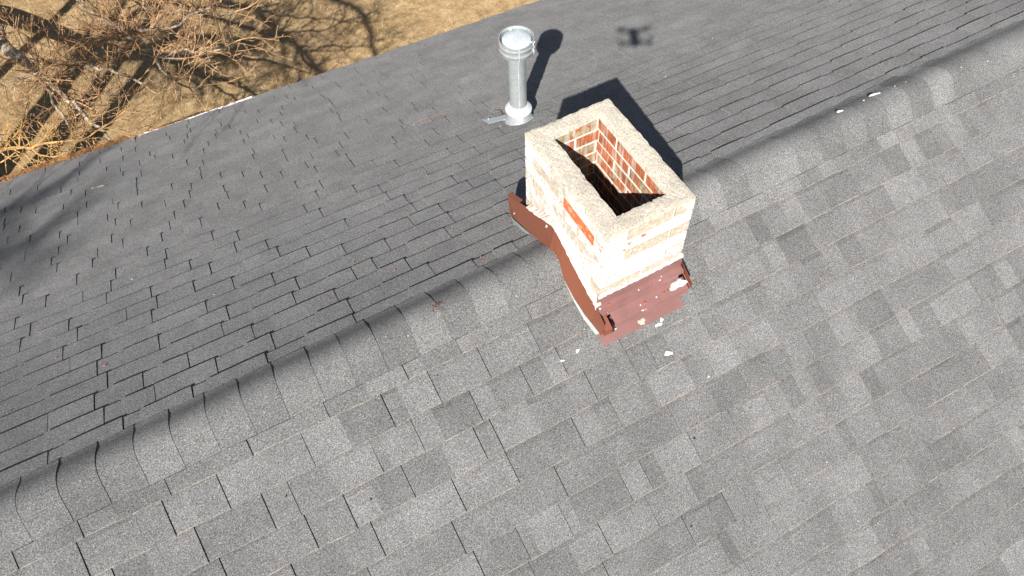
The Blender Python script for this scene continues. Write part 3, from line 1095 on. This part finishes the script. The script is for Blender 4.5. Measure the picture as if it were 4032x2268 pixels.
# tree with pale limbs reaching towards the eave
rnd = random.Random(12)
ta = thing('bare_tree', 'leafless tree with pale grey limbs and tan twigs reaching towards the eave', 'tree', (-3.9, 11.9, 0))
tr = limb_mesh([(-3.9, 11.9, -0.05), (-3.55, 11.5, 0.35), (-2.9, 10.6, 0.62), (-2.42, 9.73, 0.75), (-2.19, 8.89, 1.0), (-1.8, 7.48, 1.55)], 0.17, 0.06, rnd, 0.25, 0.006, 10)
tr[0].build('trunk', M_BARK, ta, smooth=True)
LIMBS = {
 'L1': ([(-1.8, 7.48, 1.55), (-1.73, 7.26, 1.65), (-1.41, 6.07, 2.0), (-1.23, 5.51, 2.13), (-1.13, 5.08, 2.2), (-1.06, 4.9, 2.15)], 0.050, 0.014),
 'L1b': ([(-1.73, 7.26, 1.65), (-1.64, 6.88, 1.75), (-1.52, 6.14, 1.95), (-1.45, 5.67, 2.05), (-1.38, 5.23, 2.15)], 0.032, 0.010),
 'L2': ([(-1.8, 7.48, 1.55), (-1.53, 7.01, 1.75), (-1.21, 6.56, 1.95), (-0.93, 6.03, 2.15), (-0.69, 5.65, 2.25), (-0.58, 5.37, 2.3)], 0.042, 0.011),
 'L5': ([(-2.05, 8.52, 1.2), (-1.9, 8.26, 1.6), (-1.81, 7.96, 1.75), (-1.71, 7.65, 1.85)], 0.028, 0.009),
 'L5b': ([(-2.19, 8.89, 1.0), (-2.2, 7.6, 1.9), (-1.92, 6.09, 2.35), (-1.65, 5.88, 2.45), (-1.38, 5.72, 2.55)], 0.024, 0.008),
}
crown = MB()
for k, (pts, r0, r1) in LIMBS.items():
    m, c, rad = limb_mesh(pts, r0, r1, rnd)
    m.build('limb', M_BARK, ta, smooth=True)
    dress(crown, c, rad, rnd, 0.115, 0.95, PT, 0.24)
crown.build('crown', M_TWIG, ta, kind='stuff')

# tree further along, its fine sprays spreading over the dry lawn
rnd = random.Random(31)
tb = thing('bare_tree', 'leafless tree with fine tan twig sprays spread above the shadowed lawn', 'tree', (-2.2, 12.6, 0))
tr = limb_mesh([(-2.2, 12.6, -0.05), (-2.0, 12.2, 0.45), (-1.5, 10.4, 1.0), (-0.98, 8.34, 1.55)], 0.12, 0.035, rnd, 0.25, 0.008, 8)
tr[0].build('trunk', M_BARK, tb, smooth=True)
LB = {
 'L3a': ([(-0.98, 8.34, 1.55), (-0.86, 7.7, 1.75), (-0.72, 7.11, 1.95), (-0.53, 6.54, 2.15), (-0.42, 6.32, 2.25), (-0.13, 5.85, 2.45), (-0.01, 5.72, 2.55), (0.13, 5.67, 2.65), (0.35, 5.52, 2.75)], 0.036, 0.009),
 'L3b': ([(-0.72, 7.11, 1.95), (-0.55, 6.44, 2.15), (-0.44, 6.13, 2.25), (-0.37, 5.81, 2.3), (-0.29, 5.56, 2.35), (-0.14, 5.34, 2.45)], 0.026, 0.008),
 'L3c': ([(-0.37, 5.81, 2.3), (-0.37, 5.59, 2.25), (-0.29, 5.37, 2.2), (-0.18, 5.2, 2.2), (-0.15, 5.07, 2.15)], 0.017, 0.006),
 'L3d': ([(-0.29, 5.56, 2.35), (-0.13, 5.47, 2.45), (0.0, 5.26, 2.55), (0.14, 5.03, 2.65), (0.26, 4.9, 2.75), (0.37, 4.82, 2.8)], 0.015, 0.005),
 'L3e': ([(-0.98, 8.34, 1.55), (-0.43, 7.54, 1.85), (-0.24, 6.8, 2.15), (0.02, 6.13, 2.45), (0.21, 5.64, 2.65), (0.38, 5.38, 2.75), (0.51, 5.25, 2.8)], 0.024, 0.006),
}
crown = MB()
for k, (pts, r0, r1) in LB.items():
    m, c, rad = limb_mesh(pts, r0, r1, rnd)
    m.build('limb', M_BARK, tb, smooth=True)
    dress(crown, c, rad, rnd, 0.085, 0.90, PT, 0.32)
crown.build('crown', M_TWIG, tb, kind='stuff')

# golden twigs close to the gutter
rnd = random.Random(5)
tc = thing('bare_tree', 'small leafless tree with golden twigs brushing the gutter full of pine straw', 'tree', (-3.05, 5.9, 0))
tr = limb_mesh([(-3.05, 5.9, -0.05), (-2.95, 5.8, 1.0), (-2.6, 5.5, 1.9), (-2.1, 5.13, 2.35)], 0.06, 0.026, rnd, 0.2, 0.006, 8)
tr[0].build('trunk', M_TWIG_GOLD, tc, smooth=True)
LG = {
 'L4': ([(-2.1, 5.13, 2.35), (-1.95, 5.01, 2.4), (-1.7, 4.74, 2.55), (-1.62, 4.62, 2.6), (-1.54, 4.58, 2.65), (-1.38, 4.46, 2.7), (-1.18, 4.32, 2.75), (-0.95, 4.24, 2.85)], 0.022, 0.004),
 'L4b': ([(-1.95, 5.01, 2.4), (-1.89, 4.93, 2.45), (-1.78, 4.9, 2.55), (-1.64, 4.9, 2.65), (-1.45, 4.97, 2.85)], 0.011, 0.004),
 'L4c': ([(-1.7, 4.74, 2.55), (-1.59, 4.62, 2.5), (-1.44, 4.45, 2.55), (-1.28, 4.40, 2.65)], 0.010, 0.004),
 'L4d': ([(-2.1, 5.13, 2.35), (-1.95, 4.78, 2.45), (-1.77, 4.71, 2.55), (-1.73, 4.6, 2.5), (-1.72, 4.52, 2.5)], 0.011, 0.004),
}
PG = dict(PT); PG['wig'] = 0.12
crown = MB()
for k, (pts, r0, r1) in LG.items():
    m, c, rad = limb_mesh(pts, r0, r1, rnd, 0.08, 0.005)
    m.build('limb', M_TWIG_GOLD, tc, smooth=True)
    dress(crown, c, rad, rnd, 0.070, 0.55, PG, 0.0, 0.5)
crown.build('crown', M_TWIG_GOLD, tc, kind='stuff')

# trees standing beside the left gable; only their shadows reach the lawn and the roof in view
PS = dict(seg=(0.22, 0.14, 0.07), wig=0.20, up=(0.04, 0.05, 0.05), start=(0.15, 0.2), per=(1, 1), prob=(0.85, 0.6), fwd=0.9, ratio=(0.45, 0.34), rmin=0.005)
rnd = random.Random(3)
ts = thing('bare_tree', 'many stemmed leafless tree beside the left gable striping the lawn with its shadows', 'tree', (-4.6, 6.0, 0))
stems = [([(-4.6, 6.0, -0.05), (-4.55, 5.95, 1.5), (-4.45, 5.9, 2.8), (-4.4, 5.95, 3.6)], 0.13, 0.06)]
for bx, by, h, ox, oy, r in ((-4.99, 5.09, 4.3, -0.05, 0.04, 0.16), (-4.41, 5.38, 3.1, 0.18, -0.14, 0.14), (-4.32, 5.76, 4.3, 0.0, 0.0, 0.09),
                             (-3.95, 5.82, 4.6, 0.28, -0.22, 0.11), (-3.91, 5.31, 3.9, 0.31, -0.25, 0.16), (-4.94, 7.7, 3.7, 0.61, -0.48, 0.12)):
    r *= 1.3
    stems.append(([(bx, by, -0.05), (bx + ox * 0.45, by + oy * 0.45, h * 0.45), (bx + ox, by + oy, h), (bx + ox * 1.1, by + oy * 1.1, h * 1.08)], r, r * 0.5))
crown = MB()
for k, (pts, r0, r1) in enumerate(stems):
    m, c, rad = limb_mesh(pts, r0, r1, rnd, 0.3, 0.01, 8)
    m.build('trunk', M_OBARK, ts, smooth=True)
    if k: dress(crown, c, rad, rnd, 0.22, 0.9, PS, 0.7)
SL = [([(-4.45, 5.9, 2.8), (-4.2, 5.85, 3.8), (-3.7, 5.9, 4.4), (-3.14, 5.5, 4.75), (-3.12, 4.77, 5.0), (-3.03, 4.12, 5.3), (-3.14, 3.36, 5.6), (-3.28, 2.68, 5.9), (-3.35, 2.17, 6.1), (-3.43, 1.64, 6.3), (-3.58, 1.03, 6.5), (-3.58, 0.63, 6.7)], 0.06, 0.04),
      ([(-3.14, 5.5, 4.75), (-2.4, 5.1, 4.9), (-2.02, 4.61, 5.0), (-2.01, 3.28, 5.6), (-2.06, 2.64, 5.9), (-2.17, 2.14, 6.1), (-2.4, 1.54, 6.3), (-2.67, 0.98, 6.5), (-2.79, 0.65, 6.6)], 0.055, 0.035),
      ([(-3.28, 2.68, 5.9), (-3.9, 2.42, 6.2), (-4.36, 2.34, 6.4)], 0.03, 0.012),
      ([(-3.31, 2.62, 5.9), (-3.74, 1.72, 6.3), (-4.12, 0.96, 6.6)], 0.035, 0.02),
      ([(-3.34, 2.09, 6.1), (-3.68, 1.4, 6.4), (-3.93, 0.82, 6.6)], 0.03, 0.018),
      ([(-4.4, 5.95, 3.6), (-3.99, 4.31, 4.6), (-4.17, 3.54, 5.0), (-4.21, 3.1, 5.2), (-4.34, 2.62, 5.4), (-4.48, 2.25, 5.6)], 0.055, 0.03),
      ([(-4.3, 5.9, 3.4), (-3.7, 5.0, 4.3), (-3.6, 4.2, 4.9), (-3.75, 3.4, 5.4), (-3.95, 2.6, 5.9)], 0.05, 0.03),
      ([(-4.4, 5.95, 3.6), (-4.2, 5.2, 4.2), (-4.25, 4.5, 4.6), (-4.4, 3.8, 5.0), (-4.7, 3.0, 5.5)], 0.05, 0.03),
      ([(-3.6, 4.2, 4.9), (-3.35, 3.6, 5.2), (-3.55, 2.9, 5.6), (-3.8, 2.3, 6.0)], 0.04, 0.025)]
for pts, r0, r1 in SL:
    m, c, rad = limb_mesh(pts, r0, r1, rnd, 0.22, 0.012, 6)
    m.build('limb', M_OBARK, ts, smooth=True)
    dress(crown, c, rad, rnd, 0.075, 1.0, PS, 0.28, 0.2)
crown.build('crown', M_OBARK, ts, kind='stuff')

rnd = random.Random(44)
tt = thing('bare_tree', 'tall leafless tree behind the left gable that throws blurred shade on the far roof corner', 'tree', (-11.0, -9.0, 0))
m, c, rad = limb_mesh([(-11.0, -9.0, -0.05), (-10.9, -8.9, 5.0), (-10.6, -8.6, 10.0), (-10.3, -8.2, 12.8), (-10.0, -7.9, 14.0)], 0.28, 0.06, rnd, 0.4, 0.01, 8)
m.build('trunk', M_OBARK, tt, smooth=True)
crown = MB()
for pts, r0, r1 in (([(-10.3, -8.2, 12.8), (-10.15, -7.5, 13.5), (-10.06, -7.27, 13.76), (-10.06, -7.37, 13.9), (-10.0, -7.34, 13.98), (-9.9, -7.39, 14.1), (-9.8, -7.54, 14.27), (-9.78, -7.51, 14.36)], 0.075, 0.05),
                    ([(-10.0, -7.9, 14.0), (-9.94, -7.87, 14.05), (-9.85, -8.16, 14.31), (-9.85, -8.31, 14.5), (-9.87, -8.48, 14.71), (-9.89, -8.43, 14.8)], 0.06, 0.035),
                    ([(-9.95, -7.28, 13.92), (-9.9, -7.84, 14.25), (-9.81, -8.35, 14.55), (-9.75, -8.93, 14.89)], 0.04, 0.03)):
    pts = [(x - 0.28, y - 0.05, z) for x, y, z in pts]
    m, c, rad = limb_mesh(pts, r0 * 0.8, r1 * 0.8, rnd, 0.2, 0.01, 6)
    m.build('limb', M_OBARK, tt, smooth=True)
    dress(crown, c, rad, rnd, 0.075, 0.6, PS, 0.15, 0.1)
crown.build('crown', M_OBARK, tt, kind='stuff')

# ------------------------------------------------------------------ lawn and litter
rnd = random.Random(2)
mb = MB()
for i in range(26000):
    x = rnd.uniform(-4.5, 7.0); y = rnd.uniform(6.4, 13.5)
    if y > 14.5 - 0.9 * x: continue
    a = rnd.uniform(0, 6.283); L = rnd.uniform(0.03, 0.08); w = rnd.uniform(0.003, 0.007)
    z = 0.05 * math.sin(x * 0.8 + 1) * math.sin(y * 0.7)
    tilt = rnd.uniform(0.1, 0.7)
    dx, dy = math.cos(a), math.sin(a)
    mb.poly([(x - dy * w, y + dx * w, z + 0.002), (x + dy * w, y - dx * w, z + 0.002), (x + dx * L, y + dy * L, z + L * tilt)])
o = mb.build('grass', M_BLADE, kind='stuff')

# pine straw lying in the gutter
mb = MB()
for i in range(2600):
    t = rnd.random()
    u = X0 + 0.2 + (2.75) * (1 - (1 - t) ** 1.3) if i % 5 else rnd.uniform(-0.6, 0.25)
    e = eave(u)
    fill = 1.0 if u < -0.75 else 0.55
    a = rnd.gauss(0, 0.55); L = rnd.uniform(0.04, 0.14) * fill
    y = e.y + rnd.uniform(0.005, 0.098); z = e.z - 0.07 + rnd.uniform(0, 0.055) * fill + (0.02 if u < -0.8 else 0)
    d = Vector((math.cos(a), math.sin(a) * 0.8, rnd.gauss(0.05, 0.18))) * L
    p = Vector((u, y, z))
    if p.y + d.y > e.y + 0.13 or p.y + d.y < e.y - 0.02: d.y = 0
    mb.tube([p - d * 0.5, p + Vector((0, 0, 0.006)), p + d * 0.5], [0.0016, 0.0018, 0.0012], 3, cap=False)
mb.build('pine_straw', M_STRAW, kind='stuff')


# flecks, seeds, twigs and other small things on the roof
FN = (0, SP, CP)
def nrm_at(y): return FN if y > 0.1 else (NN if y < -0.1 else (0, 0, 1))


FLECKN = [(1.429, -0.716), (1.989, -1.254), (1.752, -1.243), (1.756, -1.505), (1.839, -1.553), (1.207, -1.252), (2.167, -1.62), (1.8, -0.72), (1.63, -1.281), (1.586, -1.22), (1.008, -0.325)]
FLECKR = [(3.137, 0.038), (3.074, 0.046), (3.438, -0.033), (3.603, -0.059), (2.868, 0.046), (0.796, -0.1), (0.3, -0.068), (-1.03, -0.041)]
FLECKF = [(-1.179, 1.252), (-0.407, 0.879), (-0.811, 1.417), (1.006, 1.808), (1.116, 1.989), (1.502, 1.435), (0.764, 1.585), (0.802, 1.301), (0.895, 1.198), (1.134, 3.78), (1.07, 3.407), (3.135, 1.445), (2.985, 1.46), (2.552, 1.187)]
k = 0
ORD = ('first', 'second', 'third', 'fourth', 'fifth', 'sixth', 'seventh', 'eighth', 'ninth', 'tenth', 'eleventh', 'twelfth', 'thirteenth', 'fourteenth')
for lst, lab, grp in ((FLECKN, 'tiny white fleck of dried mortar on the near slope shingles', 'white flecks on the near slope'),
                      (FLECKR, 'tiny white fleck of dried mortar on the rounded ridge caps', 'white flecks on the ridge caps'),
                      (FLECKF, 'tiny pale fleck lying on the raking lit far slope', 'pale flecks on the far slope')):
    for q, (x, y) in enumerate(sorted(lst, key=lambda p: cam_area((p[0], p[1], RZ))[0])):
        k += 1
        mb = MB(); r = random.uniform(0.0022, 0.0040)
        blob(mb, (x, y, roof_z(x, y)), r, r * random.uniform(0.6, 1.6), 0.003, 7, nrm_at(y), 100 + k, (random.random(), random.random(), 0))
        tag(recentre(mb.build('mortar_fleck', M_WHITE)), lab + ', ' + ORD[q] + ' from the left', 'mortar fleck', grp)
SPL = [(1.328, -0.441, 0.017, 'pair of white mortar splashes just below the brown apron'), (1.309, -0.56, 0.020, 'white mortar splash two courses below the brown apron, the largest on the shingles'),
       (0.937, -0.388, 0.012, 'white mortar splash left of the chimney front corner, upper of two'), (0.856, -0.396, 0.010, 'white mortar splash left of the chimney front corner, farther from the brown flashing')]
for i, (x, y, r, lab) in enumerate(SPL):
    mb = MB(); blob(mb, (x, y, roof_z(x, y)), r, r * 0.6, 0.003, 14, NN, 60 + i)
    if i == 0: blob(mb, (x + 0.024, y + 0.012, roof_z(x, y + 0.012)), 0.009, 0.011, 0.003, 12, NN, 66)
    tag(recentre(mb.build('mortar_splash', M_WHITE)), lab, 'mortar splash')
for i, (x, y, rx, lab) in enumerate(((2.949, 0.053, 0.028, 'long white paint chip lying on the ridge, farther from the chimney'), (2.71, 0.046, 0.017, 'short white paint chip lying on the ridge, nearer the chimney'))):
    mb = MB(); blob(mb, (x, y, roof_z(x, y)), rx, 0.008, 0.007, 9, (0, 0.3, 0.95), 80 + i, (1, -0.25, 0))
    tag(recentre(mb.build('paint_chip', M_WHITE)), lab, 'paint chip')
SEEDN = [(1.746, -0.874), (1.343, -0.755), (1.934, -0.972), (1.277, -0.857), (2.91, -1.12), (2.713, -1.213), (1.227, -1.407), (1.311, -1.485), (2.273, -1.859)]
SEEDF = [(0.411, 0.399), (0.77, 0.199), (0.847, 0.809), (0.768, 0.518), (0.267, 0.614), (0.081, 0.392), (-1.187, 0.914), (-1.374, 0.619), (-0.951, 0.662), (2.683, 0.414)]
for lst, lab, grp in ((SEEDN, 'tiny orange red bud scale lying on the near slope', 'red bud scales on the near slope'), (SEEDF, 'tiny orange red bud scale lying on the far slope', 'red bud scales on the far slope')):
    for q, (x, y) in enumerate(sorted(lst, key=lambda p: cam_area((p[0], p[1], RZ))[0])):
        k += 1
        mb = MB(); r = random.uniform(0.0019, 0.0030)
        blob(mb, (x, y, roof_z(x, y)), r * 1.3, r * 0.7, 0.006, 6, nrm_at(y), 300 + k, (random.uniform(-1, 1), random.uniform(-1, 1), 0.01))
        tag(recentre(mb.build('bud_scale', M_SEED)), lab + ', ' + ORD[q] + ' from the left', 'bud scale', grp)
for i, (x, y, z, r) in enumerate(((1.118, -0.331, -0.027, 0.008), (1.283, -0.376, -0.083, 0.011), (1.34, -0.331, -0.027, 0.004), (1.385, -0.372, -0.082, 0.007), (1.405, -0.37, -0.081, 0.006))):
    mb = MB(); blob(mb, (x, y, RZ + z), r, r * 0.5, 0.005, 8, (0, -0.35, 0.93), 500 + i, (0.8, 0.6, 0))
    tag(recentre(mb.build('bud_scale', M_SEED)), 'orange red bud scale lying on the brown front flashing, ' + ORD[i] + ' from the left', 'bud scale', 'red bud scales on the front flashing')
# crumbled leaf remains on the ridge cap
mb = MB()
rnd = random.Random(9)
for i in range(16):
    x = 0.466 + rnd.gauss(0, 0.018); y = -0.003 + rnd.gauss(0, 0.02)
    blob(mb, (x, y, roof_z(x, y)), rnd.uniform(0.003, 0.007), rnd.uniform(0.002, 0.005), 0.001, 6, (0, 0, 1), i + 700)
tag(recentre(mb.build('leaf_remains', M_LEAF)), 'dark red crumbled leaf stuck on a pale ridge cap', 'leaf')
mb = MB()
for i in range(12):
    x = 0.35 + rnd.gauss(0, 0.015); y = -0.175 + rnd.gauss(0, 0.025)
    blob(mb, (x, y, roof_z(x, y)), rnd.uniform(0.002, 0.005), rnd.uniform(0.002, 0.004), 0.001, 6, NN, i + 740)
tag(recentre(mb.build('leaf_remains', M_LEAF)), 'scattered dark leaf crumbs just below the ridge caps', 'leaf')
# twig, needle
mb = MB()
tw = [(-1.088, 3.17), (-1.06, 3.152), (-1.035, 3.14), (-0.996, 3.135), (-0.97, 3.146), (-0.947, 3.158)]
mb.tube([(x, y, roof_z(x, y) + 0.004 + 0.004 * math.sin(i)) for i, (x, y) in enumerate(tw)], [0.003, 0.004, 0.0045, 0.004, 0.0035, 0.002], 5)
mb.tube([(-0.996, 3.135, roof_z(0, 3.135) + 0.006), (-0.985, 3.11, roof_z(0, 3.11) + 0.012)], [0.003, 0.0015], 4)
tag(recentre(mb.build('twig', M_BARK)), 'short grey twig fallen on the far slope near the shaded corner', 'twig')
mb = MB()
nd = resample([(1.018, 1.979, 0), (1.129, 2.016, 0), (1.226, 2.009, 0), (1.376, 1.962, 0)], 0.03)
mb.tube([(p.x, p.y, roof_z(p.x, p.y) + 0.004) for p in nd], [0.0015] * len(nd), 4)
tag(recentre(mb.build('pine_needle', M_COPPER)), 'long curved orange pine needle lying on the far slope left of the vent', 'pine needle')
# exposed nail heads
for i, (x, y) in enumerate(((-0.112, -0.527), (1.237, -0.9), (-0.398, -0.38), (1.043, -1.185))):
    mb = MB(); p = Vector(near_pt(x, -y / CP, 0.0055))
    blob(mb, p, 0.0045, 0.0045, 0.0012, 10, NN, 900 + i)
    o = mb.build('tar_spot', M_DARK, near_roof)

# ------------------------------------------------------------------ the drone that took the picture, hovering just behind the lens
fwd = Vector((0.437, 0.899, 0)).normalized(); rt = Vector((fwd.y, -fwd.x, 0))
DC = CAM - fwd * 0.075 + Vector((0, 0, 0.055))
dr = thing('camera_drone', 'small four rotor camera drone hovering above the near roof slope', 'drone', DC)
def obox(mb, c, l, w, h, taper=0.8):
    b = len(mb.v)
    for sz, kk in ((-1, taper), (0, 1.0), (1, taper)):
        for sx, sy in ((-1, -1), (1, -1), (1, 1), (-1, 1)):
            mb.v.append(tuple(Vector(c) + fwd * (l / 2 * sx * kk) + rt * (w / 2 * sy * kk) + Vector((0, 0, h / 2 * sz))))
    for j in (0, 4):
        for i in range(4): mb.face((b + j + i, b + j + (i + 1) % 4, b + j + 4 + (i + 1) % 4, b + j + 4 + i))
    mb.face([b + 8, b + 9, b + 10, b + 11]); mb.face([b + 3, b + 2, b + 1, b])
mb = MB(); obox(mb, DC, 0.155, 0.062, 0.062, 0.85); mb.build('body', M_DRONE, dr)
for sf, sr in ((1, 1), (1, -1), (-1, 1), (-1, -1)):
    a = DC + fwd * 0.045 * sf + rt * 0.026 * sr + Vector((0, 0, 0.012 * sf)); e = DC + fwd * (0.070 if sf > 0 else -0.062) + rt * 0.105 * sr + Vector((0, 0, 0.016 if sf > 0 else -0.004))
    mb = MB(); mb.tube([a, e], [0.011, 0.009], 6); arm = mb.build('arm', M_DRONE, dr)
    mb = MB(); mb.lathe(e, [(0.013, -0.018), (0.013, 0.014), (0.004, 0.018)], 12, caps=(True, True)); mb.build('motor', M_DRONE, arm)
    ang = random.uniform(0, 3.14)
    mb = MB()
    for s_ in (1, -1):
        d = Vector((math.cos(ang), math.sin(ang), 0)) * s_; t_ = Vector((-d.y, d.x, 0))
        sheet(mb, [e + Vector((0, 0, 0.019)) + t_ * 0.004, e + Vector((0, 0, 0.021)) + d * 0.03 + t_ * 0.008, e + Vector((0, 0, 0.022)) + d * 0.062 + t_ * 0.004],
              [e + Vector((0, 0, 0.018)) - t_ * 0.004, e + Vector((0, 0, 0.018)) + d * 0.03 - t_ * 0.007, e + Vector((0, 0, 0.020)) + d * 0.062 - t_ * 0.004], 0.0008)
    mb.build('propeller', M_DRONE, dr)
